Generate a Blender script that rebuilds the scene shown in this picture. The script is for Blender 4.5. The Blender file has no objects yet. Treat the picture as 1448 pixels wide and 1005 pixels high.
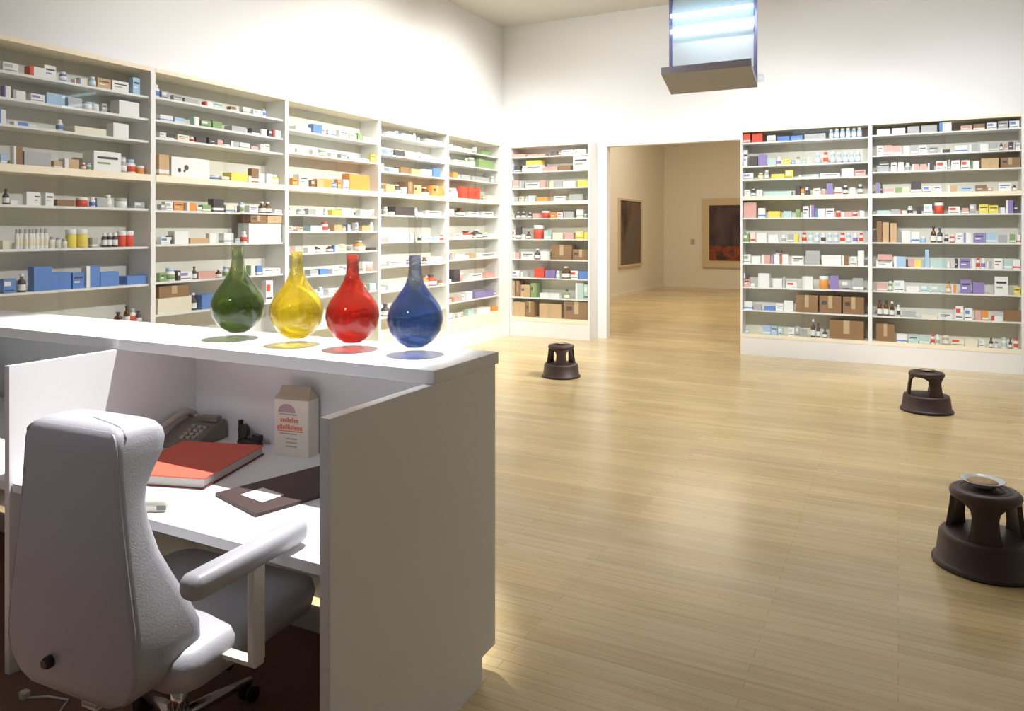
import bpy, bmesh, math, random
from mathutils import Vector, Matrix
random.seed(7)
SC = bpy.context.scene
COL = SC.collection
PI = math.pi

# ------------------------------------------------------------ camera model
F = 1060.0; HEYE = 1.65; HZ = 327.0; CX = 724.0
TH = math.atan((1270 - 724) / F); CO, SI = math.cos(TH), math.sin(TH)

def ray(u):
    a = (u - CX) / F
    return a * CO - SI, a * SI + CO

# ------------------------------------------------------------ materials
MATS = {}
def nt(name):
    m = bpy.data.materials.new(name); m.use_nodes = True
    t = m.node_tree
    return m, t, t.nodes['Principled BSDF']

def mat(name, col, rough=.5, metal=0., bump=0., bscale=60., spec=.5, var=0., coat=0., trans=0., emit=None, es=0.):
    if name in MATS: return MATS[name]
    m, t, p = nt(name)
    p.inputs['Base Color'].default_value = (*col, 1)
    p.inputs['Roughness'].default_value = rough
    p.inputs['Metallic'].default_value = metal
    p.inputs['Specular IOR Level'].default_value = spec
    p.inputs['Coat Weight'].default_value = coat
    p.inputs['Transmission Weight'].default_value = trans
    if emit:
        p.inputs['Emission Color'].default_value = (*emit, 1)
        p.inputs['Emission Strength'].default_value = es
    tc = t.nodes.new('ShaderNodeTexCoord')
    no = t.nodes.new('ShaderNodeTexNoise'); no.inputs['Scale'].default_value = bscale
    no.inputs['Detail'].default_value = 4
    t.links.new(tc.outputs['Object'], no.inputs['Vector'])
    if bump:
        b = t.nodes.new('ShaderNodeBump'); b.inputs['Strength'].default_value = bump
        b.inputs['Distance'].default_value = .002
        t.links.new(no.outputs['Fac'], b.inputs['Height']); t.links.new(b.outputs['Normal'], p.inputs['Normal'])
    v = var or .03
    mx = t.nodes.new('ShaderNodeMix'); mx.data_type = 'RGBA'
    mx.inputs['A'].default_value = (*[c * (1 - v) for c in col], 1)
    mx.inputs['B'].default_value = (*[min(1, c * (1 + v)) for c in col], 1)
    t.links.new(no.outputs['Fac'], mx.inputs['Factor']); t.links.new(mx.outputs['Result'], p.inputs['Base Color'])
    MATS[name] = m
    return m

def thin_glass(name, tint, refl=1.0, rough=.02):
    m, t, p = nt(name)
    t.nodes.remove(p)
    out = t.nodes['Material Output']
    tr = t.nodes.new('ShaderNodeBsdfTransparent'); tr.inputs['Color'].default_value = (*tint, 1)
    gl = t.nodes.new('ShaderNodeBsdfGlossy'); gl.inputs['Roughness'].default_value = rough
    fr = t.nodes.new('ShaderNodeLayerWeight'); fr.inputs['Blend'].default_value = .5   # 'Facing' is the same from both sides
    pw = t.nodes.new('ShaderNodeMath'); pw.operation = 'POWER'; pw.inputs[1].default_value = 4.5
    ad = t.nodes.new('ShaderNodeMath'); ad.operation = 'MULTIPLY_ADD'; ad.inputs[1].default_value = .95; ad.inputs[2].default_value = .045
    t.links.new(fr.outputs['Facing'], pw.inputs[0]); t.links.new(pw.outputs[0], ad.inputs[0])
    mu = t.nodes.new('ShaderNodeMath'); mu.operation = 'MULTIPLY'; mu.inputs[1].default_value = refl
    mx = t.nodes.new('ShaderNodeMixShader')
    t.links.new(ad.outputs[0], mu.inputs[0]); t.links.new(mu.outputs[0], mx.inputs[0])
    t.links.new(tr.outputs[0], mx.inputs[1]); t.links.new(gl.outputs[0], mx.inputs[2])
    t.links.new(mx.outputs[0], out.inputs['Surface'])
    MATS[name] = m
    return m

def liquid(name, col, acol, density, dens=.12):
    m, t, p = nt(name)
    out = t.nodes['Material Output']
    p.inputs['Base Color'].default_value = (1, 1, 1, 1); p.inputs['Transmission Weight'].default_value = 1
    p.inputs['Roughness'].default_value = .02; p.inputs['IOR'].default_value = 1.33
    tr = t.nodes.new('ShaderNodeBsdfTransparent'); tr.inputs['Color'].default_value = (1, 1, 1, 1)
    df = t.nodes.new('ShaderNodeBsdfDiffuse'); df.inputs['Color'].default_value = (*col, 1)
    a = t.nodes.new('ShaderNodeMixShader'); a.inputs[0].default_value = .28
    b = t.nodes.new('ShaderNodeMixShader'); b.inputs[0].default_value = dens
    va = t.nodes.new('ShaderNodeVolumeAbsorption'); va.inputs['Color'].default_value = (*acol, 1); va.inputs['Density'].default_value = density
    t.links.new(p.outputs[0], a.inputs[1]); t.links.new(tr.outputs[0], a.inputs[2])
    t.links.new(a.outputs[0], b.inputs[1]); t.links.new(df.outputs[0], b.inputs[2])
    t.links.new(b.outputs[0], out.inputs['Surface']); t.links.new(va.outputs[0], out.inputs['Volume'])
    MATS[name] = m
    return m

WALL = mat('white_wall_paint', (.855, .86, .87), .7, bump=.15, bscale=140, var=.01)
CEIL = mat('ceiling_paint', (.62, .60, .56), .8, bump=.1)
GWALL = mat('gallery_wall_paint', (.80, .74, .64), .75, bump=.1)
WHITE = mat('white_lacquer', (.84, .84, .845), .35, var=.01)
CABW = mat('cabinet_white', (.82, .82, .80), .4, var=.01)
CABI = mat('cabinet_back', (.76, .74, .66), .6, var=.02)
EDGE = mat('cream_edge', (.88, .80, .62), .4, var=.02)
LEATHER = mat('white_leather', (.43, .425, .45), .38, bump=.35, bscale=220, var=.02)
CHROME = mat('chrome', (.75, .75, .76), .15, metal=1)
BLACKP = mat('black_plastic', (.022, .018, .018), .4)
BROWNP = mat('brown_rubber', (.055, .03, .028), .45, bump=.3, bscale=160)
CARPET = mat('brown_carpet', (.26, .145, .105), .95, bump=1., bscale=500, var=.12)
GREYM = mat('grey_metal', (.30, .28, .27), .45, metal=.3)
GLASSP = thin_glass('cabinet_glass', (.985, .992, .985), .5)
GLASSC = thin_glass('clear_flask_glass', (.92, .915, .91), .55)
BLUEG = thin_glass('blue_tinted_glass', (.91, .965, 1.0), .8)

# floor: narrow maple strips running along X
def floor_mat():
    m, t, p = nt('maple_strip_floor')
    N = t.nodes.new; L = t.links.new
    tc = N('ShaderNodeTexCoord')
    def brick(w, h, off, c1, c2, mort):
        b = N('ShaderNodeTexBrick')
        b.inputs['Scale'].default_value = 1; b.inputs['Brick Width'].default_value = w; b.inputs['Row Height'].default_value = h
        b.inputs['Mortar Size'].default_value = mort; b.inputs['Mortar Smooth'].default_value = .3; b.offset = off; b.offset_frequency = 2
        b.inputs['Color1'].default_value = (*c1, 1); b.inputs['Color2'].default_value = (*c2, 1)
        b.inputs['Mortar'].default_value = (.42, .28, .13, 1)
        L(tc.outputs['Object'], b.inputs['Vector'])
        return b
    b1 = brick(1.35, .058, .37, (.70, .545, .285), (.78, .635, .365), .0011)
    b2 = brick(2.3, .174, .61, (.58, .57, .55), (.98, .93, .86), 0)
    m1 = N('ShaderNodeMix'); m1.data_type = 'RGBA'; m1.blend_type = 'MULTIPLY'; m1.inputs['Factor'].default_value = .38
    L(b1.outputs['Color'], m1.inputs['A']); L(b2.outputs['Color'], m1.inputs['B'])
    mp = N('ShaderNodeMapping'); mp.inputs['Scale'].default_value = (1.6, 38, 1)
    L(tc.outputs['Object'], mp.inputs['Vector'])
    n = N('ShaderNodeTexNoise'); n.inputs['Scale'].default_value = 1.2; n.inputs['Detail'].default_value = 6; n.inputs['Roughness'].default_value = .6
    L(mp.outputs[0], n.inputs['Vector'])
    cr = N('ShaderNodeValToRGB'); cr.color_ramp.elements[0].position = .3; cr.color_ramp.elements[0].color = (.66, .58, .48, 1)
    cr.color_ramp.elements[1].position = .62; cr.color_ramp.elements[1].color = (1, 1, 1, 1)
    L(n.outputs['Fac'], cr.inputs[0])
    m2 = N('ShaderNodeMix'); m2.data_type = 'RGBA'; m2.blend_type = 'MULTIPLY'; m2.inputs['Factor'].default_value = .5
    L(m1.outputs['Result'], m2.inputs['A']); L(cr.outputs[0], m2.inputs['B'])
    n2 = N('ShaderNodeTexNoise'); n2.inputs['Scale'].default_value = .8; n2.inputs['Detail'].default_value = 3
    L(tc.outputs['Object'], n2.inputs['Vector'])
    cr2 = N('ShaderNodeValToRGB'); cr2.color_ramp.elements[0].position = .35; cr2.color_ramp.elements[0].color = (.86, .85, .84, 1)
    cr2.color_ramp.elements[1].position = .65
    L(n2.outputs['Fac'], cr2.inputs[0])
    m3 = N('ShaderNodeMix'); m3.data_type = 'RGBA'; m3.blend_type = 'MULTIPLY'; m3.inputs['Factor'].default_value = 1
    L(m2.outputs['Result'], m3.inputs['A']); L(cr2.outputs[0], m3.inputs['B'])
    L(m3.outputs['Result'], p.inputs['Base Color'])
    mr = N('ShaderNodeMapRange'); mr.inputs['To Min'].default_value = .16; mr.inputs['To Max'].default_value = .30
    L(n.outputs['Fac'], mr.inputs['Value']); L(mr.outputs[0], p.inputs['Roughness'])
    bp = N('ShaderNodeBump'); bp.inputs['Strength'].default_value = .12; bp.inputs['Distance'].default_value = .002
    L(b1.outputs['Fac'], bp.inputs['Height']); bp.invert = True; L(bp.outputs[0], p.inputs['Normal'])
    return m
FLOORM = floor_mat()

# ------------------------------------------------------------ mesh helpers
def bm_box(bm, x0, x1, y0, y1, z0, z1, mi=0, bev=0):
    vs = [bm.verts.new(c) for c in ((x0, y0, z0), (x1, y0, z0), (x1, y1, z0), (x0, y1, z0), (x0, y0, z1), (x1, y0, z1), (x1, y1, z1), (x0, y1, z1))]
    fs = [bm.faces.new([vs[i] for i in q]) for q in ((3, 2, 1, 0), (4, 5, 6, 7), (0, 1, 5, 4), (1, 2, 6, 5), (2, 3, 7, 6), (3, 0, 4, 7))]
    for f in fs: f.material_index = mi
    if bev:
        es = set(e for f in fs for e in f.edges)
        bmesh.ops.bevel(bm, geom=list(es), offset=bev, segments=2, affect='EDGES', profile=.6)
    return vs

def bm_lathe(bm, prof, seg=24, mi=0, cx=0, cy=0, smooth=True, closed=False):
    rings = []
    for r, z in prof:
        if r < 1e-5: rings.append([bm.verts.new((cx, cy, z))])
        else: rings.append([bm.verts.new((cx + r * math.cos(2 * PI * k / seg), cy + r * math.sin(2 * PI * k / seg), z)) for k in range(seg)])
    for a, b in zip(rings, rings[1:]):
        for k in range(seg):
            k2 = (k + 1) % seg
            if len(a) == 1 and len(b) == 1: continue
            if len(a) == 1: f = bm.faces.new((a[0], b[k2], b[k])) if True else None
            elif len(b) == 1: f = bm.faces.new((a[k], a[k2], b[0]))
            else: f = bm.faces.new((a[k], a[k2], b[k2], b[k]))
            f.material_index = mi; f.smooth = smooth
    return rings

def bm_tube(bm, pts, r, seg=8, mi=0, caps=True):
    pts = [Vector(p) for p in pts]; rings = []
    for i, p in enumerate(pts):
        d = (pts[min(i + 1, len(pts) - 1)] - pts[max(i - 1, 0)]).normalized()
        a = d.orthogonal() if abs(d.z) > .95 else d.cross(Vector((0, 0, 1)))
        a.normalize(); b = d.cross(a)
        rr = r[i] if isinstance(r, (list, tuple)) else r
        rings.append([bm.verts.new(p + a * rr * math.cos(2 * PI * k / seg) + b * rr * math.sin(2 * PI * k / seg)) for k in range(seg)])
    for A, B in zip(rings, rings[1:]):
        for k in range(seg):
            f = bm.faces.new((A[k], A[(k + 1) % seg], B[(k + 1) % seg], B[k])); f.material_index = mi; f.smooth = True
    if caps:
        bm.faces.new(rings[0]).material_index = mi; bm.faces.new(rings[-1]).material_index = mi

def bm_loft(bm, rings, mi=0, smooth=True):
    R = [[bm.verts.new(p) for p in r] for r in rings]
    n = len(R[0])
    for A, B in zip(R, R[1:]):
        for k in range(n):
            f = bm.faces.new((A[k], A[(k + 1) % n], B[(k + 1) % n], B[k])); f.material_index = mi; f.smooth = smooth
    for r in (R[0], R[-1]):
        f = bm.faces.new(r); f.material_index = mi; f.smooth = smooth
    return R

def finish(bm, name, mats, parent=None, loc=(0, 0, 0), rz=0, subsurf=0):
    bmesh.ops.recalc_face_normals(bm, faces=bm.faces)
    me = bpy.data.meshes.new(name); bm.to_mesh(me); bm.free()
    for m in (mats if isinstance(mats, (list, tuple)) else [mats]): me.materials.append(m)
    o = bpy.data.objects.new(name, me); COL.objects.link(o)
    o.location = loc; o.rotation_euler = (0, 0, rz)
    if parent: o.parent = parent
    if subsurf:
        s = o.modifiers.new('Subdivision', 'SUBSURF'); s.levels = subsurf; s.render_levels = subsurf
    return o

def box(name, m, x0, x1, y0, y1, z0, z1, parent=None, bev=0, loc=(0, 0, 0), rz=0):
    bm = bmesh.new(); bm_box(bm, x0, x1, y0, y1, z0, z1, 0, bev)
    return finish(bm, name, m, parent, loc, rz)

def tag(o, label, cat, group=None, kind=None):
    o['label'] = label; o['category'] = cat
    if group: o['group'] = group
    if kind: o['kind'] = kind
    return o

def thing(name, label, cat, loc=(0, 0, 0), rz=0, group=None):
    o = bpy.data.objects.new(name, None); COL.objects.link(o); o.empty_display_size = .1
    o.location = loc; o.rotation_euler = (0, 0, rz)
    return tag(o, label, cat, group)

def struct(o): o['kind'] = 'structure'; return o

def rrect(hx, y0, y1, r, z, n=4, tilt=0):
    """rounded rectangle ring in XY at height z (corner radii r, clipped)"""
    pts = []
    r = min(r, hx * .98, (y1 - y0) / 2 * .98)
    for cx, cy, a0 in ((hx - r, y1 - r, 0), (-hx + r, y1 - r, PI / 2), (-hx + r, y0 + r, PI), (hx - r, y0 + r, 1.5 * PI)):
        for k in range(n + 1):
            a = a0 + PI / 2 * k / n
            pts.append(Vector((cx + r * math.cos(a), cy + r * math.sin(a), z)))
    return pts

# ------------------------------------------------------------ room shell
XL, XR, YB, YF, ZC = -5.8, 4.6, 10.9, -3.2, 5.0
GX0, GX1, GY1, GZ = -6.22, 0.6, 22.0, 5.0
DX0, DX1, DZ = -3.98, -1.95, 2.95          # doorway in the back wall
T = .14
struct(box('floor', FLOORM, XL - .6, XR + .2, YF - .2, GY1 + .2, -.1, 0))
struct(box('ceiling', CEIL, XL - .2, XR + .2, YF - .2, YB + T, ZC, ZC + .15))
struct(box('wall_left', WALL, XL - .15, XL, YF, YB + T, 0, ZC))
bm = bmesh.new()
bm_box(bm, XL, DX0, YB, YB + T, 0, ZC); bm_box(bm, DX1, XR, YB, YB + T, 0, ZC); bm_box(bm, DX0, DX1, YB, YB + T, DZ, ZC)
struct(finish(bm, 'wall_back', WALL))
struct(box('wall_right', WALL, XR, XR + .15, YF, YB + T, 0, ZC))
struct(box('wall_front', mat('bounce_cut_grey', (.35, .35, .37), .8), XL - .15, XR + .15, YF - .15, YF, 0, ZC))  # unseen wall, coloured dark grey to cut light bouncing back
struct(box('wall_gallery_left', GWALL, GX0 - .15, GX0, YB + T, GY1, 0, GZ))
struct(box('wall_gallery_back', GWALL, GX0 - .15, GX1 + .15, GY1, GY1 + .15, 0, GZ))
struct(box('wall_gallery_right', GWALL, GX1, GX1 + .15, YB + T, GY1, 0, GZ))
struct(box('ceiling_gallery', CEIL, GX0 - .15, GX1 + .15, YB + T, GY1 + .15, GZ, GZ + .12))
struct(box('baseboard_gallery_left', GWALL, GX0, GX0 + .015, YB + T, GY1, 0, .09))
struct(box('baseboard_gallery_back', GWALL, GX0 + .015, GX1, GY1 - .015, GY1, 0, .09))

# ------------------------------------------------------------ cabinets
S_DEF = [2.82, 2.59, 2.38, 2.12, 1.85, 1.52, 1.22, .92, .61, .29]
ZT = 3.01
def cabinet(key, label, p0, p1, face, depth, shelves, mid, left_end=True, right_end=True):
    """p0,p1 : start / end along the front; face 'x+' (left wall) or 'y-' (back wall).
    local frame: x along the front, y back into the cabinet, front at y=0"""
    W = abs((p1 - p0))
    if face == 'x+':
        loc = (-5.5, p0, 0); rz = PI / 2      # local x -> +Y, local y -> -X
    else:
        loc = (p0, face[1], 0); rz = 0
    t = thing('display_cabinet', label, 'cabinet', loc, rz)
    s = .022
    box('side_panel', CABW, 0, s, 0, depth, 0, ZT, t); box('side_panel', CABW, W - s, W, 0, depth, 0, ZT, t)
    box('back_panel', CABI, s, W - s, min(depth - .012, .30), depth, .26, ZT - .03, t)
    box('top_rail', EDGE, s, W - s, -.004, depth - .012, ZT - .035, ZT, t)
    box('plinth', CABW, s, W - s, -.002, depth - .02, 0, .235, t)
    for i, z in enumerate(shelves):
        if i == mid: box('shelf', EDGE, s, W - s, -.006, min(depth - .014, .299), z - .055, z, t)
        elif z < .45 and i == len(shelves) - 1: box('shelf', EDGE, s, W - s, -.005, min(depth - .014, .299), .236, z, t)
        else: box('shelf', CABW, s, W - s, .028, min(depth - .014, .299), z - .018, z, t)
    zm = shelves[mid]
    zb = shelves[-1]
    for (za, zz) in ((zm + .002, ZT - .037), (zb + .002, zm - .057)):
        box('glass_door', GLASSP, s + .001, W / 2 + .02, .004, .009, za, zz, t)
        box('glass_door', GLASSP, W / 2 - .02, W - s - .001, .013, .018, za, zz, t)
    return t

LW0, LWU = 4.17, 1.53
CAB = {}
sh_l3 = [2.70, 2.466, 2.12, 1.824, 1.65, 1.425, 1.18, .95, .61, .29]
cab_defs = [
    ('L1', 'white wall cabinet at the left edge, blue boxes on a lower shelf', 'x+', LW0 - 1.53, LW0, .29, [2.77, 2.586, 2.40, 2.12, 1.838, 1.525, 1.216, .90, .60, .29], 3),
    ('L2', 'white wall cabinet behind the green flask, holding a large white carton', 'x+', LW0, LW0 + LWU, .29, [2.78, 2.59, 2.44, 2.12, 1.83, 1.54, 1.224, .95, .61, .29], 3),
    ('L3', 'white wall cabinet behind the red flask with orange cartons on its thick shelf', 'x+', LW0 + LWU, LW0 + 2 * LWU, .29, sh_l3, 2),
    ('L4', 'white wall cabinet behind the blue flask on the left wall', 'x+', LW0 + 2 * LWU, LW0 + 3 * LWU, .29, S_DEF, 3),
    ('L5', 'narrow-looking white cabinet nearest the corner, red cartons on its thick shelf', 'x+', LW0 + 3 * LWU, LW0 + 4 * LWU, .29, [2.80, 2.6, 2.40, 2.12, 1.874, 1.55, 1.25, .94, .656, .42], 3),
    ('C1', 'white back wall cabinet between the corner and the doorway', 'y', -5.498, -4.14, .29, [2.826, 2.59, 2.33, 2.12, 1.857, 1.53, 1.21, .92, .61, .30], 3),
    ('R1', 'white back wall cabinet right beside the doorway with red cartons top left', 'y', -1.88, -.31, .54, [2.836, 2.523, 2.343, 2.12, 1.83, 1.508, 1.22, .906, .6, .28], 3),
    ('R2', 'white back wall cabinet at the right edge of the photo', 'y', -.31, 1.285, .54, [2.85, 2.595, 2.39, 2.12, 1.86, 1.515, 1.21, .91, .60, .285], 3),
]
for key, lab, fc, a, b, dep, shs, mid in cab_defs:
    if fc == 'x+': cabinet(key, lab, a, b, 'x+', dep, shs, mid)
    else: cabinet(key, lab, a, b, ('y', 10.6 if key == 'C1' else 10.35), dep, shs, mid)
    CAB[key] = (fc, a, b, dep, shs, mid)

struct(box('trim_1', CABW, -5.799, -5.502, LW0 + 3 * LWU + 1.531, 10.60, 0, ZT))

# ------------------------------------------------------------ shelf goods
COLS = {
    'w': ('white', (.86, .86, .86)), 'c': ('cream', (.82, .77, .62)), 'b': ('blue', (.13, .27, .66)), 'l': ('pale blue', (.42, .60, .82)),
    'r': ('red', (.72, .09, .05)), 'o': ('orange', (.80, .33, .08)), 'y': ('yellow', (.85, .70, .12)), 'g': ('green', (.26, .40, .17)),
    'n': ('dark', (.085, .07, .075)), 'e': ('grey', (.45, .46, .47)), 'v': ('violet', (.30, .23, .52)), 'm': ('brown', (.30, .17, .085)),
    't': ('tan', (.62, .42, .23)), 'i': ('pink', (.74, .42, .38)), 'q': ('aqua', (.52, .68, .66)),
}
CM = {k: mat('print_' + v[0].replace(' ', '_'), v[1], .5, var=.03) for k, v in COLS.items()}
AMB = mat('amber_glass', (.20, .08, .025), .15, trans=.3)
TAPE = mat('packing_tape', (.55, .42, .25), .3)
MESH = {}

def unit_mesh(kind, c, v):
    key = (kind, c, v)
    if key in MESH: return MESH[key]
    bm = bmesh.new(); acc = {'w': 'bregvq'[v % 6], 'c': 'rmgbyo'[v % 6]}.get(c, 'w')
    mats = [CM[c], CM[acc], CM['w'], CM['n']]
    if kind in ('carton', 'wide', 'tall', 'flat', 'card'):
        bm_box(bm, -.5, .5, -.5, .5, 0, 1, 0)
        e = .006
        if kind == 'card':
            mats[1] = TAPE
            bm_box(bm, -.09, .09, -.5 - e, .5 + e, .3, 1 + e, 1)
            if v % 2: bm_box(bm, -.4, -.16, -.5 - e, -.49, .5, .72, 3)
        else:
            v3 = v % 5
            if v3 == 0: bm_box(bm, -.5 - e, .5 + e, -.5 - e, .5 + e, .12, .30, 1)
            elif v3 == 1: bm_box(bm, -.44, .12, -.5 - e, -.49, .5, .82, 1); bm_box(bm, -.44, .4, -.5 - e, -.49, .14, .22, 3)
            elif v3 == 2: bm_box(bm, -.5 - e, -.25, -.5 - e, .5 + e, .0, 1 + e, 1)
            elif v3 == 3: bm_box(bm, -.38, .38, -.5 - e, -.49, .62, .74, 3); bm_box(bm, -.38, .1, -.5 - e, -.49, .36, .46, 1)
    elif kind == 'bottle':          # round-shouldered pill bottle with cap and label
        bm_lathe(bm, [(0, 0), (.46, 0), (.5, .03), (.5, .62), (.44, .72), (.3, .76), (.3, .78)], 14, 0)
        bm_lathe(bm, [(.36, .78), (.37, .80), (.37, .97), (.33, 1), (0, 1)], 14, 1 if v % 2 else 2)
        bm_lathe(bm, [(.508, .14), (.508, .52)], 14, 2 if c != 'w' else (1 if v % 3 else 3))
    elif kind == 'jar':
        bm_lathe(bm, [(0, 0), (.45, 0), (.5, .04), (.5, .66), (.45, .72)], 14, 0)
        bm_lathe(bm, [(.49, .72), (.5, .74), (.5, .96), (.46, 1), (0, 1)], 14, 2 if c not in 'wc' else 1)
        if c == 'w': bm_lathe(bm, [(.508, .15), (.508, .5)], 14, 1)
    elif kind == 'glass':           # tall apothecary bottle with narrow neck
        if c in 'mo' : mats[0] = AMB if c == 'm' else CM['o']
        bm_lathe(bm, [(0, 0), (.46, 0), (.5, .03), (.5, .5), (.42, .62), (.2, .72), (.18, .86)], 14, 0)
        bm_lathe(bm, [(.25, .86), (.25, .98), (.2, 1), (0, 1)], 14, 3 if v % 2 else 2)
        bm_lathe(bm, [(.508, .1), (.508, .42)], 14, 2)
    bmesh.ops.recalc_face_normals(bm, faces=bm.faces)
    me = bpy.data.meshes.new(kind + '_mesh'); bm.to_mesh(me); bm.free()
    for m in mats: me.materials.append(m)
    MESH[key] = me
    return me

def cap_mesh(c, which):
    key = ('part', c, which)
    if key in MESH: return MESH[key]
    bm = bmesh.new()
    if which == 'body': bm_lathe(bm, [(0, 0), (.46, 0), (.5, .03), (.5, .62), (.44, .72), (.3, .76), (.3, .78), (0, .78)], 18, 0)
    if which == 'cap': bm_lathe(bm, [(0, .78), (.36, .78), (.37, .80), (.37, .97), (.33, 1), (0, 1)], 18, 0)
    if which == 'label': bm_lathe(bm, [(.5, .14), (.512, .14), (.512, .52), (.5, .52)], 18, 0)
    if which == 'jbody': bm_lathe(bm, [(0, 0), (.45, 0), (.5, .04), (.5, .66), (.45, .72), (0, .72)], 18, 0)
    if which == 'lid': bm_lathe(bm, [(0, .72), (.49, .72), (.5, .74), (.5, .96), (.46, 1), (0, 1)], 18, 0)
    bmesh.ops.recalc_face_normals(bm, faces=bm.faces)
    me = bpy.data.meshes.new(which); bm.to_mesh(me); bm.free(); me.materials.append(CM[c])
    MESH[key] = me
    return me

CABNAME = {'L1': 'leftmost wall cabinet', 'L2': 'second left-wall cabinet', 'L3': 'third left-wall cabinet', 'L4': 'fourth left-wall cabinet',
           'L5': 'left-wall cabinet in the corner', 'C1': 'cabinet left of the doorway', 'R1': 'cabinet right of the doorway', 'R2': 'rightmost cabinet'}
ORD = ['first', 'second', 'third', 'fourth', 'fifth', 'sixth', 'seventh', 'eighth', 'ninth', 'tenth', 'eleventh', 'twelfth', 'thirteenth', 'fourteenth',
       'fifteenth', 'sixteenth', 'seventeenth', 'eighteenth', 'nineteenth', 'twentieth', 'twenty-first', 'twenty-second', 'twenty-third', 'twenty-fourth',
       'twenty-fifth', 'twenty-sixth', 'twenty-seventh', 'twenty-eighth', 'twenty-ninth', 'thirtieth']
SHELFN = ['top', 'second', 'third', 'fourth', 'fifth', 'sixth', 'seventh', 'eighth', 'ninth', 'bottom']

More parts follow.
